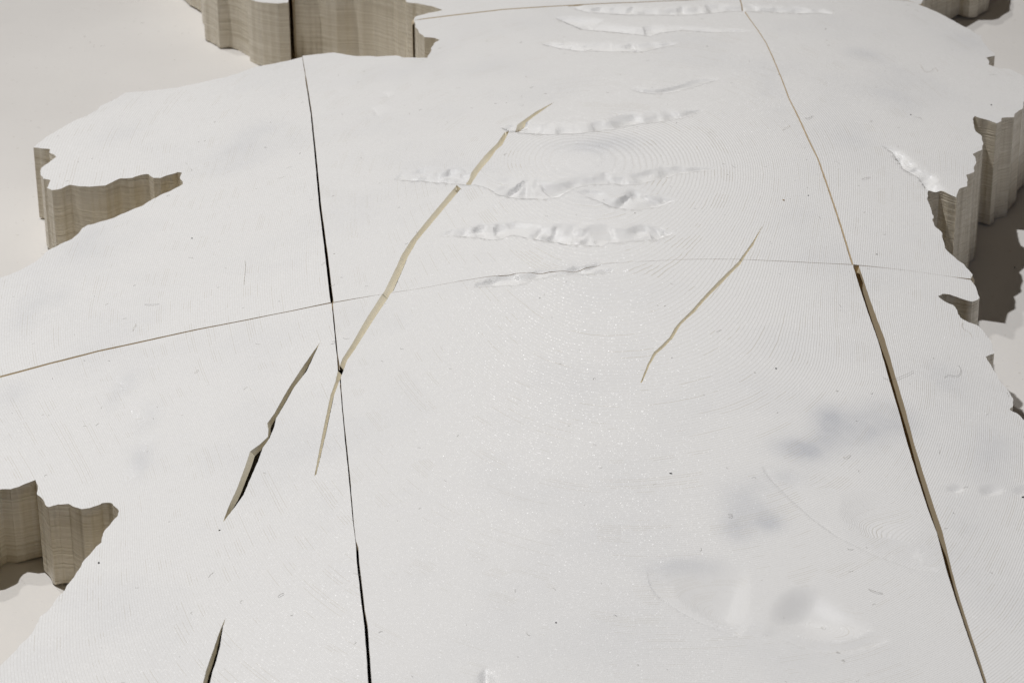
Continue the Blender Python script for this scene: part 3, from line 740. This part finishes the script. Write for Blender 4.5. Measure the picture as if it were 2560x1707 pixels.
def joint_gap(key, q):
    """width of the joint at q, and whether the joint closes a little way down (the long open joints do not)"""
    near = np.full(len(q), 1e9)
    for k, d in _DENSE.items():
        if k == key: continue
        m = (d > q.min(0) - 6).all(1) & (d < q.max(0) + 6).all(1)
        if not m.any(): continue
        for i in range(0, len(q), 400):
            near[i:i + 400] = np.minimum(near[i:i + 400], np.sqrt(((q[i:i + 400, None] - d[m][None]) ** 2).sum(-1)).min(1))
    mid_line = np.interp(q[:, 0], [-196, -69, 35, 133, 180], [-11.7, 1, 14, 24, 29])
    open_left = (q[:, 0] < -40) & (np.abs(q[:, 1] - mid_line) > 3) & (q[:, 0] > -100) & (q[:, 1] < 264)
    open_right = (q[:, 1] < 26) & (q[:, 0] > 128) & (np.abs(q[:, 1] - mid_line) > 1.5)
    behind = q[:, 1] > 300
    return np.clip(near, 0, 2.2), np.where(open_left | open_right | (behind & (q[:, 0] < -60)), 0.0, 1.0)

def crack_width(q, rim):
    n = len(rim); ar = np.arange(n)
    d = np.sqrt(((q[:, None] - rim[None]) ** 2).sum(-1)); k0 = d.argmin(1)
    gap = np.minimum((ar[None] - k0[:, None]) % n, (k0[:, None] - ar[None]) % n)
    return np.minimum(np.where(gap > 6, d, 1e9).min(1), 5)

def lean(q, rim, r, slope, sh):
    """the crevasse narrows downwards: its left wall slopes, its right wall is steep"""
    out = q.copy(); n = len(rim); ar = np.arange(n)
    d = np.sqrt(((q[:, None] - rim[None]) ** 2).sum(-1))
    k0 = d.argmin(1)
    gap = np.minimum((ar[None] - k0[:, None]) % n, (k0[:, None] - ar[None]) % n)
    tip = np.minimum(k0, n - k0)
    d2 = np.where(gap > 6, d, 1e9)
    k1 = d2.argmin(1)
    w = rim[k1] - q
    wid = np.hypot(w[:, 0], w[:, 1])
    f = np.where(w[:, 0] > 0, slope, .03) * (wid < 5)
    if r > sh * 1.01: f = np.where(w[:, 0] > 0, -1.6, -1.6) * (wid < 5)   # the hollow under the shell
    else: f = f * min(1, r / sh)
    return q + w * f[:, None]

def hash_key(k): return sum((i + 1) * ord(c) for i, c in enumerate(k))

# joint lines: every outline point nearer than this to another piece's outline is a joint, the rest is coast
_DENSE = {k: resample(np.asarray(v, float), 1.5, True) for k, v in OUTLINES.items()}
def is_coast(key, q):
    near = np.full(len(q), 1e9)
    for k, d in _DENSE.items():
        if k == key: continue
        m = (d > q.min(0) - 6).all(1) & (d < q.max(0) + 6).all(1)
        dd = d[m]
        if not len(dd): continue
        for i in range(0, len(q), 400):
            near[i:i + 400] = np.minimum(near[i:i + 400], np.sqrt(((q[i:i + 400, None] - dd[None]) ** 2).sum(-1)).min(1))
    return near > 3.4

GROUP = "white printed pieces of the relief map"
PIECES = [
    ("west_mid", "white relief piece at left with a pronged coast and deep narrow inlet"),
    ("centre_mid", "white relief piece in the middle crossed by many rippled troughs"),
    ("east_mid", "white relief piece sloping to the jagged notched coast at upper right"),
    ("west_front", "white relief piece at lower left with dark crevasses and a grey scalloped coast wall"),
    ("centre_front", "large bare white relief piece at bottom middle with shallow hollows at its right"),
    ("east_front", "narrow white relief piece right of the wide ochre joint, with a slit inlet"),
    ("west_back", "white relief piece at top left, its tall beige wall ending at the black seam"),
    ("centre_back", "white relief piece at top middle with a tall beige wall right of the black seam"),
    ("east_back", "white relief piece at the top right edge with a wall corner casting brown shadow"),
]
ROOTS = {}
for key, label in PIECES:
    ROOTS[key] = build_piece(key, label, GROUP)

# ---------------------------------------------------------------- hairs, crumbs and lint lying on it
def tube(path, rad, sides=4):
    path = np.asarray(path, float); vs_, fs_ = [], []
    tg = np.gradient(path, axis=0); tg /= np.linalg.norm(tg, axis=1)[:, None] + 1e-12
    for i, (p, t) in enumerate(zip(path, tg)):
        a = np.cross(t, (0, 0, 1)); a /= np.linalg.norm(a) + 1e-12; b = np.cross(a, t)
        r = rad * (1 if 0 < i < len(path) - 1 else .5)
        for s in range(sides):
            w = 2 * math.pi * s / sides
            vs_.append(p + a * r * math.cos(w) + b * r * math.sin(w))
    for i in range(len(path) - 1):
        for s in range(sides):
            fs_.append((i * sides + s, i * sides + (s + 1) % sides, (i + 1) * sides + (s + 1) % sides, (i + 1) * sides + s))
    return vs_, fs_

def smooth_path(p, k=4):
    p = np.asarray(p, float)
    for _ in range(2):
        q = [p[0]]
        for a, b in zip(p[:-1], p[1:]): q += [a * .75 + b * .25, a * .25 + b * .75]
        q.append(p[-1]); p = np.array(q)
    return p

for i, (label, path, w) in enumerate(HAIRS):
    p = smooth_path(path)
    z = top_height(p)
    if "across" in label or "spanning" in label: z = np.interp(np.linspace(0, 1, len(z)), [0, 1], [z[0], z[-1]]) + 0.3
    z = z + w + np.sin(np.linspace(0, math.pi, len(z))) * .35
    v, f = tube(np.c_[p, z], w * .27)
    c = np.array(v).mean(0)
    pale = "pale" in label or "faint" in label or "ochre" in label or "brown" in label
    o = link_mesh("hair", (np.array(v) - c) * MM, f, HAIR_PALE if pale else HAIR_DARK)
    o.location = tuple(c * MM)
    tag(o, label, "hair", "hairs fallen on the relief map")

for i, (label, c, a, b, on_table) in enumerate(SPECKS):
    rng = random.Random(70 + i)
    z = 0.0 if on_table else float(top_height(np.array([c]))[0])
    ang = rng.uniform(0, 3.1)
    vs_, fs_ = [], []
    for j, (r, h) in enumerate(((.7, 0), (1, .25), (.8, .5), (.35, .68))):
        for s in range(8):
            w = 2 * math.pi * s / 8
            k = r * rng.uniform(.8, 1.15)
            x, y = a * .5 * k * math.cos(w), b * .5 * k * math.sin(w)
            vs_.append((x * math.cos(ang) - y * math.sin(ang), x * math.sin(ang) + y * math.cos(ang), h * b))
    for j in range(3):
        for s in range(8): fs_.append((j * 8 + s, j * 8 + (s + 1) % 8, (j + 1) * 8 + (s + 1) % 8, (j + 1) * 8 + s))
    fs_.append(tuple(range(24, 32)))
    o = link_mesh("crumb", np.array(vs_) * MM, fs_, OCHRE if "ochre" in label else BLACK, smooth=False)
    o.location = (c[0] * MM, c[1] * MM, (z - .05) * MM)
    tag(o, label, "crumb", "dark crumbs on the relief map")

def lint(n, seed, on_table):
    rng = np.random.default_rng(seed)
    q = np.c_[rng.uniform(-230, 245, n * 2), rng.uniform(-280, 420, n * 2)]
    land = np.zeros(len(q), bool)
    for k in OUTLINES: land |= inside(OUTLINES[k], q)
    q = q[~land if on_table else land][:n]
    V_, F_ = [], []
    for c in q:
        k = rng.integers(4, 9); L = rng.gamma(2.0, .62) + .35; cur = rng.normal(0, .55); th = rng.uniform(0, 6.28)
        p = [c]
        for _ in range(k):
            th += cur + rng.normal(0, .35); p.append(p[-1] + np.array([math.cos(th), math.sin(th)]) * L / k)
        p = np.array(p)
        z = np.zeros(len(p)) if on_table else top_height(p)
        r = rng.uniform(.028, .06)
        v, f = tube(np.c_[p, z + r + rng.uniform(0, .15)], r, 3)
        o0 = len(V_); V_ += v; F_ += [tuple(i + o0 for i in t) for t in f]
    o = link_mesh("lint", np.array(V_) * MM, F_, LINT)
    return o
tag(lint(340, 3, False), "fine grey lint and dust fibres scattered over the white relief", "lint", kind="stuff")
tag(lint(260, 4, True), "fine lint scattered over the tabletop around the relief", "lint", kind="stuff")
